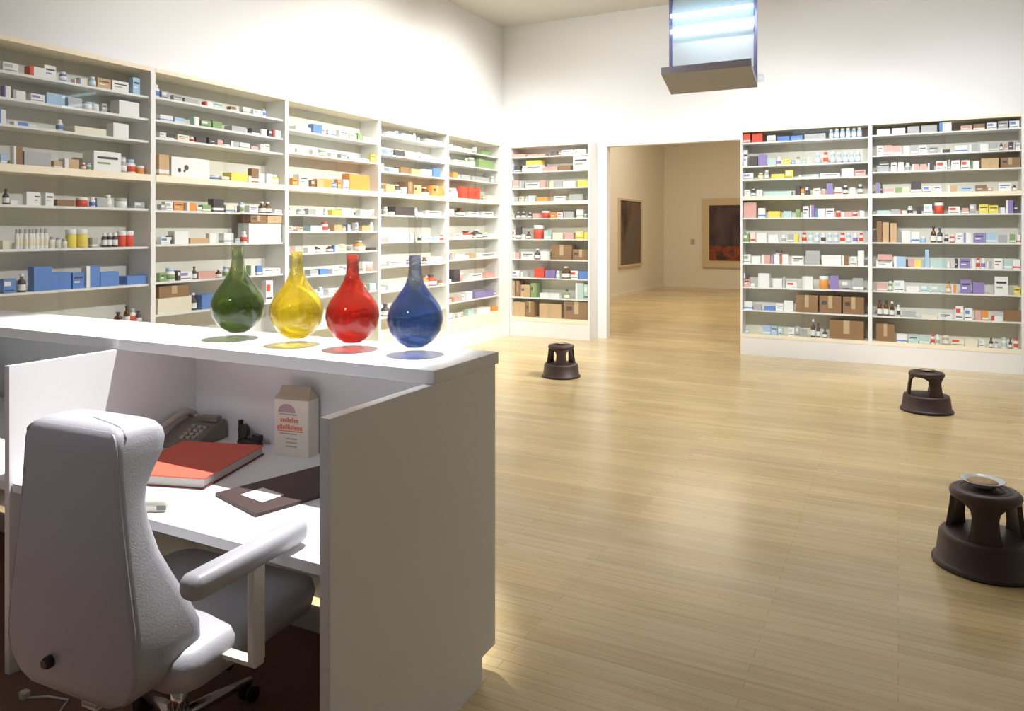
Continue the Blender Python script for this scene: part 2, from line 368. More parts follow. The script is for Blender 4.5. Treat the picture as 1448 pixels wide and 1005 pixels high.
# each line: cabinet, shelf; tokens kind+colour u0 u1 height(px) [raise px]; pixel spans are turned into real spots on the shelf
GOODS = {
 'L1': ["bw 0 22 13;bw 36 58 13;bw 58 75 19;pb 82 92 14;bm 100 106 6;bc 107 118 9;pl 122 132 14;bt 133 152 14;bw 153 176 14;bl 182 192 23",
        "bw 0 9 16;bw 12 30 12;bw 38 58 11;bl 62 88 16;be 91 111 14;jw 116 128 11;jw 129 138 10;be 139 147 12;bw 163 192 20",
        "bw -4 5 20;bb 15 35 5;bw 36 48 4;bc 100 145 9;bw 155 177 20",
        "bl -4 5 14;bm 15 27 26;be 29 67 20;bt 73 85 10;bt 88 109 14;pr 111 117 10;pw 118 125 10;bw 127 166 28;pe 167 176 20;pw 178 190 20;jo 192 205 12",
        "gn 0 9 22;bw 10 21 6;bw 33 44 19;bw 45 54 18;bw 60 72 18;bm 75 100 9;jr 107 122 13;pw 124 132 14;be 133 147 13;pc 148 157 18;jw 164 179 14;be 185 200 9",
        "bc 0 10 12;pw 18 24 28;pw 24 30 28;pw 30 36 28;pw 36 42 28;pw 42 48 28;pw 48 54 28;pw 54 60 28;pw 60 66 28;pw 68 76 16;pw 77 84 15;pw 84 91 13;jy 93 107 26;jy 108 122 26;be 124 132 14;pn 140 147 20;pn 148 155 20;pn 156 163 20;jr 166 177 22;jr 178 189 22",
        "bb 0 18 20;gn 22 33 26;bb 42 67 34;bb 70 98 24;bb 99 115 22;bb 118 137 30;bb 139 165 20;bb 175 205 12",
        "gm 160 171 18;gm 172 180 26;pw 181 190 20;gn 191 199 16", "", ""],
 'L2': ["be 243 255 8;be 256 275 6;bw 285 296 6;bm 322 330 6",
        "bw 222 240 8;bl 241 255 7;bw 270 278 12;bg 280 294 9;bg 296 310 10;be 325 345 8;bn 352 363 8;bw 365 374 9;bn 375 380 9;bw 381 392 10",
        "bw 221 230 8;bn 231 244 8;bc 245 262 8;pw 266 273 8;bn 274 288 8;bn 290 302 9;bi 303 312 8;bn 313 322 9;be 323 334 8;bw 335 350 8;bi 352 362 5",
        "bt 220 235 30;bw 238 293 28;pw 296 308 7;bc 310 321 6;by 322 345 12;bc 346 350 9;bm 351 361 20;bw 362 371 14;bw 372 380 14;py 383 397 14",
        "be 222 230 8;bw 231 242 12;bo 243 257 12;bo 258 272 11;bw 274 281 6;bg 283 295 9;bn 299 314 18;bc 315 327 10;bn 328 334 9;bw 350 362 10;gm 365 373 16;gm 374 382 16;bw 383 397 5",
        "bw 222 235 10;bn 237 241 12;bw 242 262 18;bt 264 290 8;bw 293 303 14;bw 313 327 14;bw 347 397 27;km 349 372 15 27;kt 373 395 15 27",
        "bg 222 231 12;pw 233 245 18;bn 246 250 14;bw 251 268 12;gn 269 275 18;bi 276 300 10;gm 305 312 12;bw 350 358 14;bb 359 366 13;bw 368 400 8",
        "bc 218 266 22;km 219 262 16 22;gn 269 278 24;bb 280 303 20;bw 372 382 30", "", ""],
 'L3': ["bc 413 435 6;bb 440 452 13;bw 453 458 9;bc 460 470 8;bw 475 487 10;bc 490 500 8;bg 502 508 10;bw 510 532 7",
        "bc 415 430 6;bw 437 445 7;pg 450 460 10;bc 463 468 6;be 490 519 4;by 521 529 12",
        "bo 411 418 11;bw 420 433 17;bm 436 442 10;bt 443 452 12;bo 453 465 13;jw 466 474 9;bo 475 480 13;bw 481 488 14;bo 490 505 23;bo 506 520 22",
        "pe 421 430 9;by 465 478 8;bw 479 495 10;bw 505 521 9;ji 522 532 10",
        "bq 435 452 8;pw 456 463 13;bt 470 480 9;bt 508 520 8", "bw 430 440 7;gm 445 453 9;gm 462 469 9;py 480 487 10;go 506 517 14;bn 518 530 4",
        "be 433 445 8;bb 448 460 8;bw 465 480 7;bw 509 513 14;ji 514 526 13", "bw 460 475 8;bq 518 527 10", "", ""],
 'L4': ["bw 545 555 6;pb 557 562 9;bw 565 582 7;be 598 622 6", "bl 544 553 7;bn 554 568 8;bw 570 588 6;bw 600 622 6",
        "bl 547 561 6;bm 563 575 9;bt 578 590 8;bw 593 602 9;bb 608 618 12", "bt 543 556 12;gn 559 566 13;bw 567 572 10;km 573 580 18;kt 581 592 14;gm 597 605 12;ko 606 622 15",
        "bn 556 583 12;bw 600 622 8", "bw 545 575 7;bl 610 620 6", "bw 546 565 7;gm 597 602 9;bw 606 622 9", "bw 546 570 8;go 597 606 15;gr 607 617 15",
        "gn 543 551 17;bi 553 560 9", ""],
 'L5': ["bw 640 650 5;bc 655 664 5;bg 678 690 5", "bw 640 652 6;pg 664 672 13;bg 675 695 12", "bo 637 643 8;be 650 662 6;be 666 690 6",
        "pe 638 647 14;br 650 658 17;br 659 667 17;br 668 676 17;bc 685 696 7", "gm 648 656 11;bw 660 672 6;bw 680 695 7",
        "bw 640 652 7;gr 659 669 10;gn 673 682 12;bw 686 700 6", "bw 640 655 7;bt 662 670 7;bw 675 698 7", "bn 637 646 17;ji 647 656 11;bw 664 680 8;bi 684 697 7",
        "bi 640 650 6;bw 656 664 11;bv 668 696 9", "bq 660 668 8;bw 672 690 7;bo 692 701 6"],
 'C1': ["bi 718 745 4;bi 747 772 3;bn 780 789 5;bw 795 812 6;bw 814 830 6", "bb 716 720 8;bl 721 728 9;bn 729 738 8;bw 745 768 8;by 746 767 6 8;bi 771 790 5;bm 791 808 6;bw 812 834 21",
        "bi 718 726 10;bi 727 735 10;be 736 742 9;bw 745 765 7;bi 766 773 9;bc 777 784 8;be 785 797 8;bw 798 815 7;by 818 836 8",
        "be 717 735 6;bo 760 775 5;bw 785 800 6;be 806 825 8", "bc 716 728 6;gn 730 736 8;gn 738 744 8;gn 747 753 7;bi 755 764 6;jr 765 778 9;bo 780 788 7;bw 790 797 7;be 798 812 8;bw 816 826 10",
        "bw 716 730 11;bn 731 738 15;gm 745 751 9;jr 753 767 17;bq 770 780 11;bc 783 797 8;bi 800 812 8;by 815 826 10;by 827 837 9",
        "bw 715 720 16;bi 722 735 8;bw 738 756 9;gn 757 764 13;bw 766 779 10;km 781 810 21;km 811 837 15", "bw 716 735 8;be 738 748 7;br 757 771 12;bv 772 786 10;gm 793 806 15;bw 808 818 10;bb 820 836 10",
        "kt 714 729 22;km 730 736 22;kt 738 751 17;kg 752 760 20;bw 764 792 6;gg 797 805 11;bq 815 826 20;bq 827 837 19", "kt 714 744 20;km 745 757 22;kt 764 795 20;km 798 837 25"],
 'R1': ["br 1050 1062 11;br 1064 1079 11;bw 1085 1097 8;bb 1100 1117 6;bb 1118 1135 6;be 1138 1168 7;pl 1172 1179 12;pl 1180 1187 12;pl 1188 1195 12;pl 1196 1203 12;pl 1204 1211 12;pl 1212 1219 12",
        "bw 1051 1058 20;bn 1060 1072 12;bv 1073 1085 14;by 1106 1118 7;pl 1153 1160 14;pw 1164 1171 14;pl 1174 1181 14;pl 1183 1190 13;pl 1192 1199 13;pl 1201 1208 13;pl 1210 1217 13",
        "bw 1052 1066 8;py 1072 1080 8;by 1091 1110 6;by 1111 1122 10;bw 1130 1158 4;bw 1160 1188 5;bw 1190 1208 10;bi 1209 1224 8",
        "bw 1053 1061 8;gn 1062 1069 9;bw 1071 1079 8;bq 1082 1120 5;bn 1125 1132 12;bo 1133 1138 8;bn 1139 1146 12;bw 1151 1160 8;ji 1162 1168 7;bv 1169 1178 14;bw 1181 1190 9;pn 1192 1199 11;bw 1202 1210 8;pn 1213 1220 12",
        "bi 1051 1070 19;bw 1073 1083 12;by 1087 1104 8;bq 1108 1120 8;bg 1126 1132 10;bw 1136 1144 14;bv 1146 1152 15;bw 1154 1167 11;bw 1168 1180 11;jr 1182 1189 8;bi 1190 1205 6;bw 1214 1222 8",
        "bg 1051 1060 10;bc 1062 1068 12;bw 1071 1085 11;bw 1087 1101 9;pw 1105 1112 9;be 1114 1122 10;by 1124 1130 10;pw 1134 1141 12;pw 1143 1150 12;pl 1152 1159 12;pw 1161 1168 12;pl 1170 1177 12;pl 1179 1186 12;pw 1188 1195 12;pl 1197 1204 12;pw 1206 1213 12;pw 1215 1221 12",
        "bw 1052 1062 11;bw 1063 1076 9;bi 1078 1090 11;bw 1093 1103 12;bw 1104 1115 12;bn 1097 1106 5 12;bw 1120 1137 10;be 1140 1160 17;bw 1162 1190 12;bm 1191 1200 12;bw 1203 1212 11;bw 1213 1222 18",
        "bi 1052 1061 10;bn 1053 1060 7 10;bw 1073 1089 17;bw 1094 1107 11;be 1108 1111 14;bw 1113 1127 8;bw 1135 1150 15;jo 1158 1172 16;bv 1174 1186 17;be 1190 1204 12;be 1206 1221 15",
        "bw 1053 1065 10;be 1067 1077 7;bb 1081 1096 5;bw 1098 1108 9;bw 1109 1122 13;km 1126 1157 24;km 1159 1190 24;km 1192 1222 24",
        "bl 1079 1090 11;bl 1091 1100 11;bq 1101 1108 10;bw 1115 1124 10;be 1125 1131 12;gn 1147 1153 22;gn 1154 1160 18;gn 1163 1170 11;km 1173 1222 26"],
 'R2': ["bw 1240 1259 7;bw 1261 1280 7;be 1283 1300 8;be 1302 1325 9;bw 1328 1345 14;bi 1358 1374 6;bm 1376 1392 7;bw 1395 1409 8;be 1411 1425 9;bw 1427 1441 9",
        "bw 1240 1249 12;bi 1250 1261 12;bi 1262 1273 11;bw 1275 1286 10;be 1288 1297 11;bw 1299 1310 10;be 1313 1327 9;bn 1329 1343 4;bw 1350 1368 8;be 1370 1383 9;bw 1385 1397 9;be 1399 1411 9;gn 1413 1418 11;bi 1420 1424 8;bn 1426 1433 10;bw 1435 1442 8",
        "be 1240 1257 8;bn 1244 1257 5 8;bw 1260 1268 11;bw 1270 1278 11;pw 1280 1287 10;bi 1290 1299 8;bi 1301 1310 8;bn 1312 1321 9;bw 1324 1339 11;be 1340 1343 12;bw 1345 1357 11;bw 1359 1371 11;bw 1373 1384 10;kt 1387 1412 14;km 1414 1442 14",
        "bv 1239 1244 14;bn 1245 1248 12;bi 1250 1264 6;bg 1266 1275 7;bc 1277 1286 7;bn 1288 1303 14;bw 1305 1318 8;bw 1319 1331 8;bt 1340 1353 8;bl 1358 1375 6;bm 1379 1395 8;bw 1411 1429 10",
        "bq 1240 1258 5;be 1260 1272 6;pw 1283 1291 10;bn 1296 1303 9;bw 1306 1318 12;jr 1321 1335 14;bw 1341 1357 9;bi 1360 1369 7;be 1371 1380 12;by 1384 1397 11;by 1398 1411 10;bv 1422 1432 16;bn 1433 1442 15",
        "bm 1240 1247 26;kt 1248 1257 28;kt 1259 1268 27;bw 1275 1287 14;bw 1289 1300 13;gm 1316 1324 20;gn 1325 1333 18;pw 1335 1341 10;pr 1343 1350 10;bw 1352 1361 12;bw 1363 1373 12;bv 1377 1392 12;bl 1393 1408 12;be 1412 1424 10;bg 1428 1435 11;bw 1437 1442 10",
        "bw 1239 1262 8;bi 1241 1262 8 8;bl 1264 1280 13;bn 1281 1284 10;bi 1286 1293 10;by 1294 1302 9;bl 1308 1313 22;bq 1315 1337 11;bn 1350 1354 12;bv 1357 1372 12;bw 1374 1378 12;pw 1380 1386 13;pw 1387 1393 13;be 1395 1402 9;bw 1405 1417 13;bq 1419 1430 13;bw 1432 1442 12",
        "bi 1240 1254 9;pg 1256 1262 12;bw 1264 1279 13;bw 1281 1299 7;bq 1302 1315 9;bq 1317 1331 9;go 1338 1345 14;bo 1346 1352 10;bv 1358 1373 17;bv 1375 1392 14;bw 1406 1425 22;by 1433 1442 10",
        "gm 1240 1248 20;gm 1249 1257 20;gm 1258 1265 18;pw 1268 1273 14;be 1275 1295 6;bc 1303 1325 4;bw 1327 1346 7;bw 1351 1362 16;bw 1364 1375 14;bi 1378 1387 12;bo 1388 1397 12;bw 1402 1417 6;bm 1420 1442 14",
        "km 1239 1265 24;bw 1268 1282 10;bq 1284 1298 9;bq 1300 1314 10;pw 1316 1322 12;pw 1323 1329 12;pt 1332 1342 11;bc 1345 1363 9;bc 1364 1382 9;gn 1398 1404 12;pw 1416 1424 13;gn 1426 1431 12;pw 1433 1440 13"],
}
KW = {'b': 'carton', 'p': 'bottle', 'g': 'glass', 'j': 'jar', 'k': 'card'}
WORD = {'wide': 'wide carton', 'carton': 'carton', 'tall': 'upright carton', 'flat': 'flat packet', 'card': 'cardboard box', 'bottle': 'plastic bottle', 'glass': 'glass bottle', 'jar': 'lidded tub'}
ONAME = {'wide': 'wide_carton', 'carton': 'medicine_carton', 'tall': 'upright_carton', 'flat': 'flat_packet', 'card': 'cardboard_box', 'bottle': 'pill_bottle', 'glass': 'glass_bottle', 'jar': 'lidded_tub'}
CATS = {'wide': 'carton', 'carton': 'carton', 'tall': 'carton', 'flat': 'packet', 'card': 'cardboard box', 'bottle': 'bottle', 'glass': 'bottle', 'jar': 'tub'}
COUNT = {}

def shelf_goods(key):
    fc, a, b, dep, shs, mid = CAB[key]
    inset = .085
    def along(u):      # pixel column -> metres along the front, at the goods' plane
        x, y = ray(u)
        if fc == 'x+':
            d = (-5.5 - inset) / x; return y * d - a, d
        Y = (10.6 if key == 'C1' else 10.35) + inset
        d = Y / y; return x * d - a, d
    W = b - a
    for si, line in enumerate(GOODS[key]):
        z = shs[si]
        ztop = (shs[si - 1] - (.06 if si - 1 == mid else .02)) if si else ZT - .04
        its = []
        occ = []
        for tok in filter(None, line.split(';')):
            p = tok.split(); k = KW[p[0][0]]; c = p[0][1]
            s0, d0 = along(float(p[1])); s1, d1 = along(float(p[2])); d = (d0 + d1) / 2
            hh = float(p[3]) * d / F * (1.14 if key[0] in 'RC' and len(p) < 5 and p[0][0] != 'k' else 1.0); rz = float(p[4]) * d / F * (1.17 if key[0] in 'RC' else 1.0) if len(p) > 4 else 0
            s0 = max(s0, .03); s1 = min(s1, W - .03)
            if s1 - s0 < .012: continue
            its.append([k, c, s0, s1, hh, rz]); occ.append((s0, s1))
        # small filler goods in the gaps, as the photo shows pale packs everywhere
        occ.sort(); cur = .04; gaps = []
        hid = key in ('L1', 'L2', 'L3', 'L4') and z < .8
        for s0, s1 in occ + [(W - .04, W)]:
            if s0 - cur > .055: gaps.append((cur, s0))
            cur = max(cur, s1)
        if not hid:
            dens = {'L1': .35, 'L2': .5, 'L3': .6, 'L4': .62, 'L5': .62, 'C1': .8, 'R1': .97, 'R2': .97}[key]
            for g0, g1 in gaps:
                s = g0 + .01
                if key == 'L1' and g1 < .55: continue
                while s < g1 - .05:
                    k = random.choices(['carton', 'bottle', 'jar', 'glass'], [6, 3, 1, .6])[0]
                    w = random.uniform(.05, .13) if k == 'carton' else random.uniform(.045, .065)
                    if s + w > g1 - .005: break
                    if random.random() < dens:
                        c = random.choices('wcelqinmgb', [22, 5, 3, 3, 3, 2, .6, 1, .8, .6])[0]
                        if k == 'glass': c = random.choice('mng')
                        h = random.uniform(.04, .10) if k == 'carton' else w * random.uniform(1.5, 1.9) if k != 'jar' else w * 1.1
                        its.append([k, c, s, s + w, h, 0])
                    s += w + (random.uniform(.003, .012) if key[0] == 'R' else random.uniform(.006, .03))
        its.sort(key=lambda q: (q[2] + q[3]) / 2)
        # build
        rec = []
        for k, c, s0, s1, hh, rz in its:
            w = s1 - s0
            hmax = ztop - z - rz - .006
            hh = max(.02, min(hh, hmax))
            if k == 'carton' and hh > 1.5 * w: k = 'tall'
            elif k == 'carton' and hh < .42 * w: k = 'flat'
            elif k == 'carton' and w > .115: k = 'wide'
            if k in ('bottle', 'glass', 'jar'): dd = w
            elif k == 'card': dd = min(.2, dep - .12)
            else: dd = min(max(.05, w * .6), .15)
            y0 = .03 + random.uniform(.0, .03)
            if k in ('bottle', 'glass', 'jar') and w > .2: dd = w = .2
            if rz > 0: y0 = .035
            rec.append((k, c, (s0 + s1) / 2, w * .985, dd, hh, rz, y0))
        n = len(rec)
        for i, (k, c, sx, w, dd, hh, rz, y0) in enumerate(rec):
            ly = y0 + dd / 2
            yaw = 0 if (rz > 0 or k == 'card' or w > .14) else random.uniform(-.05, .05)
            if fc == 'x+': loc = (-5.5 - ly, a + sx, z + rz + .0005); rot = PI / 2 + yaw
            else: loc = (a + sx, (10.6 if key == 'C1' else 10.35) + ly, z + rz + .0005); rot = yaw
            v = random.randrange(30)
            if w > .13 and k in ('carton', 'wide', 'tall', 'flat'): v = 4 if c != 'w' or v % 2 else 3
            big = key in ('L1', 'L2') and k in ('bottle', 'jar')
            cname = COLS[c][0]
            cn = CABNAME[key]
            pos = 'first from left' if i == 0 else ('last on the right' if i == n - 1 else ORD[i] + ' from left')
            lab = '%s %s, %s on %s shelf, %s' % (cname, WORD[k], pos, SHELFN[si], cn)
            if rz > 0: lab = '%s %s stacked on another box, %s shelf, %s' % (cname, WORD[k], SHELFN[si], cn)
            while len(lab.replace(',', '').split()) > 16: lab = lab.replace(' the ', ' ', 1)
            if big:
                o = bpy.data.objects.new(ONAME[k], None); COL.objects.link(o); o.empty_display_size = .02
                o.location = loc; o.rotation_euler = (0, 0, rot)
                lc = 'c' if (key == 'L1' and si == 5 and c == 'w') else {'w': random.choice('yrbg'), 'r': 'w', 'y': 'w'}.get(c, 'w')
                cc = 'e' if (key == 'L1' and si == 5 and c == 'w') else ('w' if c != 'w' else random.choice('wle'))
                parts = (('body', cap_mesh(c, 'body')), ('cap', cap_mesh(cc, 'cap')), ('label', cap_mesh(lc, 'label'))) if k == 'bottle' else (('body', cap_mesh(c, 'jbody')), ('lid', cap_mesh(cc, 'lid')))
                for pn, me in parts:
                    q = bpy.data.objects.new(pn, me); COL.objects.link(q); q.parent = o; q.scale = (w, dd, hh)
            else:
                o = bpy.data.objects.new(ONAME[k], unit_mesh(k, c, v if k != 'card' else v % 2)); COL.objects.link(o)
                o.location = loc; o.rotation_euler = (0, 0, rot); o.scale = (w, dd, hh)
                if key == 'L2' and si == 3 and k in ('carton', 'wide', 'flat') and c == 'w' and w > .3:
                    o.data = unit_mesh('carton', 'w', 4)
                    bm = bmesh.new()
                    for (px, pz, r) in ((-.30, .35, .055), (-.12, .5, .07), (-.17, .33, .035)):
                        vs = [bm.verts.new((px + r * math.cos(q * PI / 5) * .8, -.508, pz + r * 2.0 * math.sin(q * PI / 5))) for q in range(10)]
                        vs2 = [bm.verts.new(v_.co + Vector((0, .01, 0))) for v_ in vs]
                        bm.faces.new(vs); bm.faces.new(vs2)
                        for q in range(10): bm.faces.new((vs[q], vs[(q + 1) % 10], vs2[(q + 1) % 10], vs2[q]))
                    mk = finish(bm, 'printed_mark', CM['n'], o)
            tag(o, lab, CATS[k], '%ss on the shelves' % WORD[k])
            COUNT[ONAME[k]] = COUNT.get(ONAME[k], 0) + 1
for key in GOODS: shelf_goods(key)
print('GOODS COUNT', COUNT, sum(COUNT.values()))

# ------------------------------------------------------------ reception desk
D = thing('reception_desk', 'white reception desk with raised counter carrying the four coloured flasks', 'desk', (-2.9, 2.25, 0))
def dpart(name, m, x0, x1, y0, y1, z0, z1, bev=0):
    return box(name, m, x0 + 2.9, x1 + 2.9, y0 - 2.25, y1 - 2.25, z0, z1, D, bev)
dpart('counter_top', WHITE, -5.0, -1.345, 2.055, 2.50, 1.15, 1.195, .002)
dpart('front_panel', WHITE, -4.98, -1.384, 2.445, 2.475, .10, 1.149)
dpart('toe_kick', WHITE, -4.98, -1.384, 2.37, 2.39, 0, .099)
bm = bmesh.new()                               # end panel with the toe notch at its far foot
prof = [(1.555, 0), (2.375, 0), (2.375, .10), (2.475, .10), (2.475, 1.1495), (1.555, 1.1495)]
A = [bm.verts.new((-1.382 + 2.9, y - 2.25, z)) for y, z in prof]; B = [bm.verts.new((-1.346 + 2.9, y - 2.25, z)) for y, z in prof]
bm.faces.new(A); bm.faces.new(B)
for k in range(6): bm.faces.new((A[k], A[(k + 1) % 6], B[(k + 1) % 6], B[k]))
finish(bm, 'end_panel', WHITE, D)
dpart('partition_panel', WHITE, -2.955, -2.925, 1.615, 2.444, 0, 1.1495)
dpart('work_surface', WHITE, -2.924, -1.383, 1.625, 2.444, .682, .715, .002)
dpart('work_surface', WHITE, -4.6, -2.956, 1.625, 2.444, .682, .715, .002)
dpart('partition_panel', WHITE, -4.63, -4.60, 1.565, 2.444, 0, 1.1495)

tag(box('floor_carpet', CARPET, -4.55, -1.40, -1.0, 2.36, .0005, .008), 'dark brown carpet on the floor under the white desk and chair', 'carpet')

# flasks
FX = [(-2.497, 2.300, 'green', liquid('green_liquid', (.13, .16, .08), (.52, .66, .22), 27, .20), 1.06, 'dark green'),
      (-2.152, 2.285, 'yellow', liquid('yellow_liquid', (.95, .75, .10), (.985, .945, .10), 26, .22), 1.02, 'bright yellow'),
      (-1.880, 2.300, 'red', liquid('red_liquid', (.80, .13, .07), (.95, .06, .03), 45, .26), 1.0, 'red'),
      (-1.596, 2.312, 'blue', liquid('blue_liquid', (.13, .15, .40), (.34, .56, .84), 24, .22), 1.0, 'deep blue')]
PR = [(0, .022), (.034, .027), (.068, .05), (.093, .087), (.1025, .126), (.099, .155), (.088, .182), (.07, .208), (.05, .235), (.034, .262), (.025, .29), (.0215, .325), (.021, .366)]
side_txt = {'green': 'leftmost of the four on the counter', 'yellow': 'between the green and the red ones', 'red': 'between the yellow and the blue ones', 'blue': 'nearest the end of the counter'}
for x, y, cn, lm, sc, cword in FX:
    t = thing('round_flask', 'long-necked glass flask of %s liquid, %s' % (cword, side_txt[cn]), 'flask', (x, y, 1.1952), 0, 'coloured flasks on the counter')
    t.scale = (sc, sc, sc)
    bm = bmesh.new(); bm_lathe(bm, PR + [(0, .366)], 40); finish(bm, 'coloured_liquid', lm, t)
    bm = bmesh.new()
    g = [(0, .0185)] + [(r + .003, z - .002 if r < .05 and z < .1 else z) for r, z in PR[1:]] + [(.0235, .46), (.025, .50), (.030, .512)]
    bm_lathe(bm, g, 40); finish(bm, 'glass_flask', GLASSC, t)
    bm = bmesh.new(); bm_lathe(bm, [(.042, 0), (.046, .003), (.038, .012), (.030, .022), (.026, .021), (.033, .011), (.038, .0)], 32); finish(bm, 'glass_foot', GLASSC, t)

# ------------------------------------------------------------ desk goods
RED = mat('red_book_cloth', (.72, .12, .07), .55, bump=.3, bscale=300)
DRED = mat('dark_red_edge', (.22, .05, .045), .6)
PAGE = mat('page_edges', (.55, .53, .49), .8, bump=.4, bscale=400)
bk = thing('guest_book', 'large closed red book with grey page edges lying on the desk', 'book', (-2.474, 2.055, .7155), math.radians(17))
box('back_cover', DRED, -.185, .185, -.215, .215, 0, .004, bk)
box('page_block', PAGE, -.182, .178, -.21, .21, .0041, .035, bk)
box('front_cover', RED, -.185, .185, -.215, .215, .0352, .040, bk, .001)
box('spine', RED, -.189, -.183, -.215, .215, .0042, .035, bk)
fo = thing('document_folder', 'dark brown folder with a small white card, lying in front of the red book', 'folder', (-1.940, 2.065, .7155), math.radians(-16))
FOL = mat('dark_folder', (.06, .034, .03), .5, bump=.2)
box('folder_cover', FOL, -.145, .145, -.24, .24, 0, .008, fo, .001)
box('folder_flap', FOL, -.145, .145, -.24, .24, .0082, .0115, fo, .001)
box('card', mat('white_card', (.85, .83, .80), .6), -.062, .062, -.045, .045, .0117, .0125, fo, loc=(-.002, -.136, 0), rz=.12)
pb = thing('plastic_box', 'small cream plastic box near the front edge of the desk, behind the chair', 'box', (-2.225, 1.715, .7155), .5)
CREAM = mat('cream_plastic', (.78, .75, .66), .4)
bm = bmesh.new(); bm_loft(bm, [rrect(.045, -.05, .05, .015, 0), rrect(.045, -.05, .05, .015, .03), rrect(.038, -.04, .05, .015, .045)]); finish(bm, 'box_body', CREAM, pb)
box('slot', mat('grey_slot', (.2, .2, .18), .6), .01, .04, -.053, -.049, .008, .02, pb)

# leaning pack with printed front
pk = thing('printed_carton', 'upright cream carton with red printed lines, against the back panel of the desk', 'carton', (-2.245, 2.388, .7155), math.radians(8))
CRT = mat('carton_cream', (.80, .73, .62), .6); REDP = mat('red_print', (.75, .24, .14), .6); PURP = mat('mauve_print', (.50, .33, .36), .6); GRP = mat('grey_print', (.45, .43, .40), .6)
bm = bmesh.new()
bm_loft(bm, [rrect(.085, -.045, .035, .006, 0), rrect(.085, -.045, .035, .006, .235)], smooth=False)
finish(bm, 'carton_body', CRT, pk)
bm = bmesh.new()
R = bm_loft(bm, [rrect(.085, -.045, .035, .006, .2352), rrect(.075, -.02, .015, .004, .262), rrect(.072, -.008, .004, .003, .285)], smooth=False)
finish(bm, 'folded_top', mat('carton_flap', (.55, .47, .34), .7), pk)
bm = bmesh.new()
random.seed(3)
for zr, h, x0, x1 in ((.142, .020, -.05, .035), (.112, .020, -.065, .055)):
    x = x0
    while x < x1:
        w = random.uniform(.006, .012); bm_box(bm, x, x + w, -.0465, -.0452, zr, zr + h * random.choice((1, .7, .7)), 0); x += w + .003
bm_box(bm, -.065, .06, -.0465, -.0452, .104, .108)
finish(bm, 'red_lettering', REDP, pk)
bm = bmesh.new()
pts = [(.0, .0)]; vs = [bm.verts.new((-.02 + .042 * math.cos(a * PI / 12), -.0465, .182 + .036 * math.sin(a * PI / 12))) for a in range(13)]
v2 = [bm.verts.new(v.co + Vector((0, .0012, 0))) for v in vs]
bm.faces.new(vs); bm.faces.new(v2)
for k in range(13): bm.faces.new((vs[k], vs[(k + 1) % 13], v2[(k + 1) % 13], v2[k]))
finish(bm, 'arched_mark', PURP, pk)
bm = bmesh.new()
for z in (.172, .092, .072, .056, .04): bm_box(bm, -.055 + .03 * (z < .09), .03, -.0465, -.0452, z, z + .005)
finish(bm, 'grey_lettering', GRP, pk)

# telephone
PH = mat('phone_taupe', (.20, .165, .13), .35); PHL = mat('phone_handset_beige', (.52, .47, .39), .35); PHK = mat('phone_keys', (.36, .32, .27), .4)
ph = thing('desk_telephone', 'taupe desk telephone with pale handset on the desk behind the red book', 'telephone', (-2.80, 2.30, .7155), math.radians(12)); ph.scale = (.9, .9, .9)
bm = bmesh.new()
pr = [(-.12, 0), (.12, 0), (.12, .085), (.105, .10), (.03, .082), (-.12, .028)]
A = [bm.verts.new((-.08, y, z)) for y, z in pr]; B = [bm.verts.new((.13, y, z)) for y, z in pr]
bm.faces.new(A); bm.faces.new(B)
for k in range(6): bm.faces.new((A[k], A[(k + 1) % 6], B[(k + 1) % 6], B[k]))
bmesh.ops.bevel(bm, geom=bm.edges[:], offset=.006, segments=2, affect='EDGES')
finish(bm, 'phone_body', PH, ph)
kb = bmesh.new()
for r in range(4):
    for q in range(3):
        y = -.085 + r * .028; z = .028 + (y + .12) * .36 + .0005
        bm_box(kb, .015 + q * .034, .038 + q * .034, y, y + .018, z, z + .012, 0, .002)
finish(kb, 'keypad', PHK, ph)
bm = bmesh.new(); bm_box(bm, .01, .12, .055, .10, .091, .116, 0, .004); finish(bm, 'display_hood', PH, ph)
bm = bmesh.new()
bm_tube(bm, [(-.075, -.16, .035), (-.08, -.10, .085), (-.08, 0, .115), (-.08, .09, .125), (-.075, .135, .10)], [.021, .018, .015, .018, .021], 10)
bm_lathe(bm, [(0, .012), (.027, .012), (.029, .02), (.024, .042), (0, .045)], 16, 0, -.075, -.16)
bm_lathe(bm, [(0, .075), (.027, .075), (.029, .085), (.024, .105), (0, .108)], 16, 0, -.075, .135)
finish(bm, 'handset', PHL, ph)
bm = bmesh.new()
cp = [(-.08 + .012 * math.cos(i * .9) - .0009 * i + (i > 30) * .0, -.165 + .0 - .012 * math.sin(i * .9) * .6 + .0048 * i * (i / 60), .013 + .008 * math.sin(i * .9)) for i in range(36)]
bm_tube(bm, [(x + .01, y - .005, z) for x, y, z in cp], .003, 6); finish(bm, 'coiled_cord', BLACKP, ph)

td = thing('tape_dispenser', 'small black tape dispenser beside the telephone, behind the red book', 'tape dispenser', (-2.525, 2.395, .7155), math.radians(-8))
bm = bmesh.new()
bm_loft(bm, [rrect(.075, -.02, .02, .012, 0), rrect(.072, -.018, .018, .012, .018), rrect(.066, -.012, .012, .01, .024)]); finish(bm, 'dispenser_base', BLACKP, td)
bm = bmesh.new(); bm_tube(bm, [(-.045, -.011, .058), (-.045, .011, .058)], .03, 18); finish(bm, 'tape_roll', mat('tape_roll', (.05, .04, .04), .4), td, loc=(0, 0, -.004))
box('cutter_arm', BLACKP, .03, .078, -.012, .012, .0245, .052, td, .003)
box('upright_post', BLACKP, -.074, -.058, -.009, .009, .02, .10, td, .002)

# ------------------------------------------------------------ office chair
CH = thing('office_chair', 'high-backed white leather office chair pushed up to the desk', 'chair', (-2.0, 1.40, 0), math.radians(3))
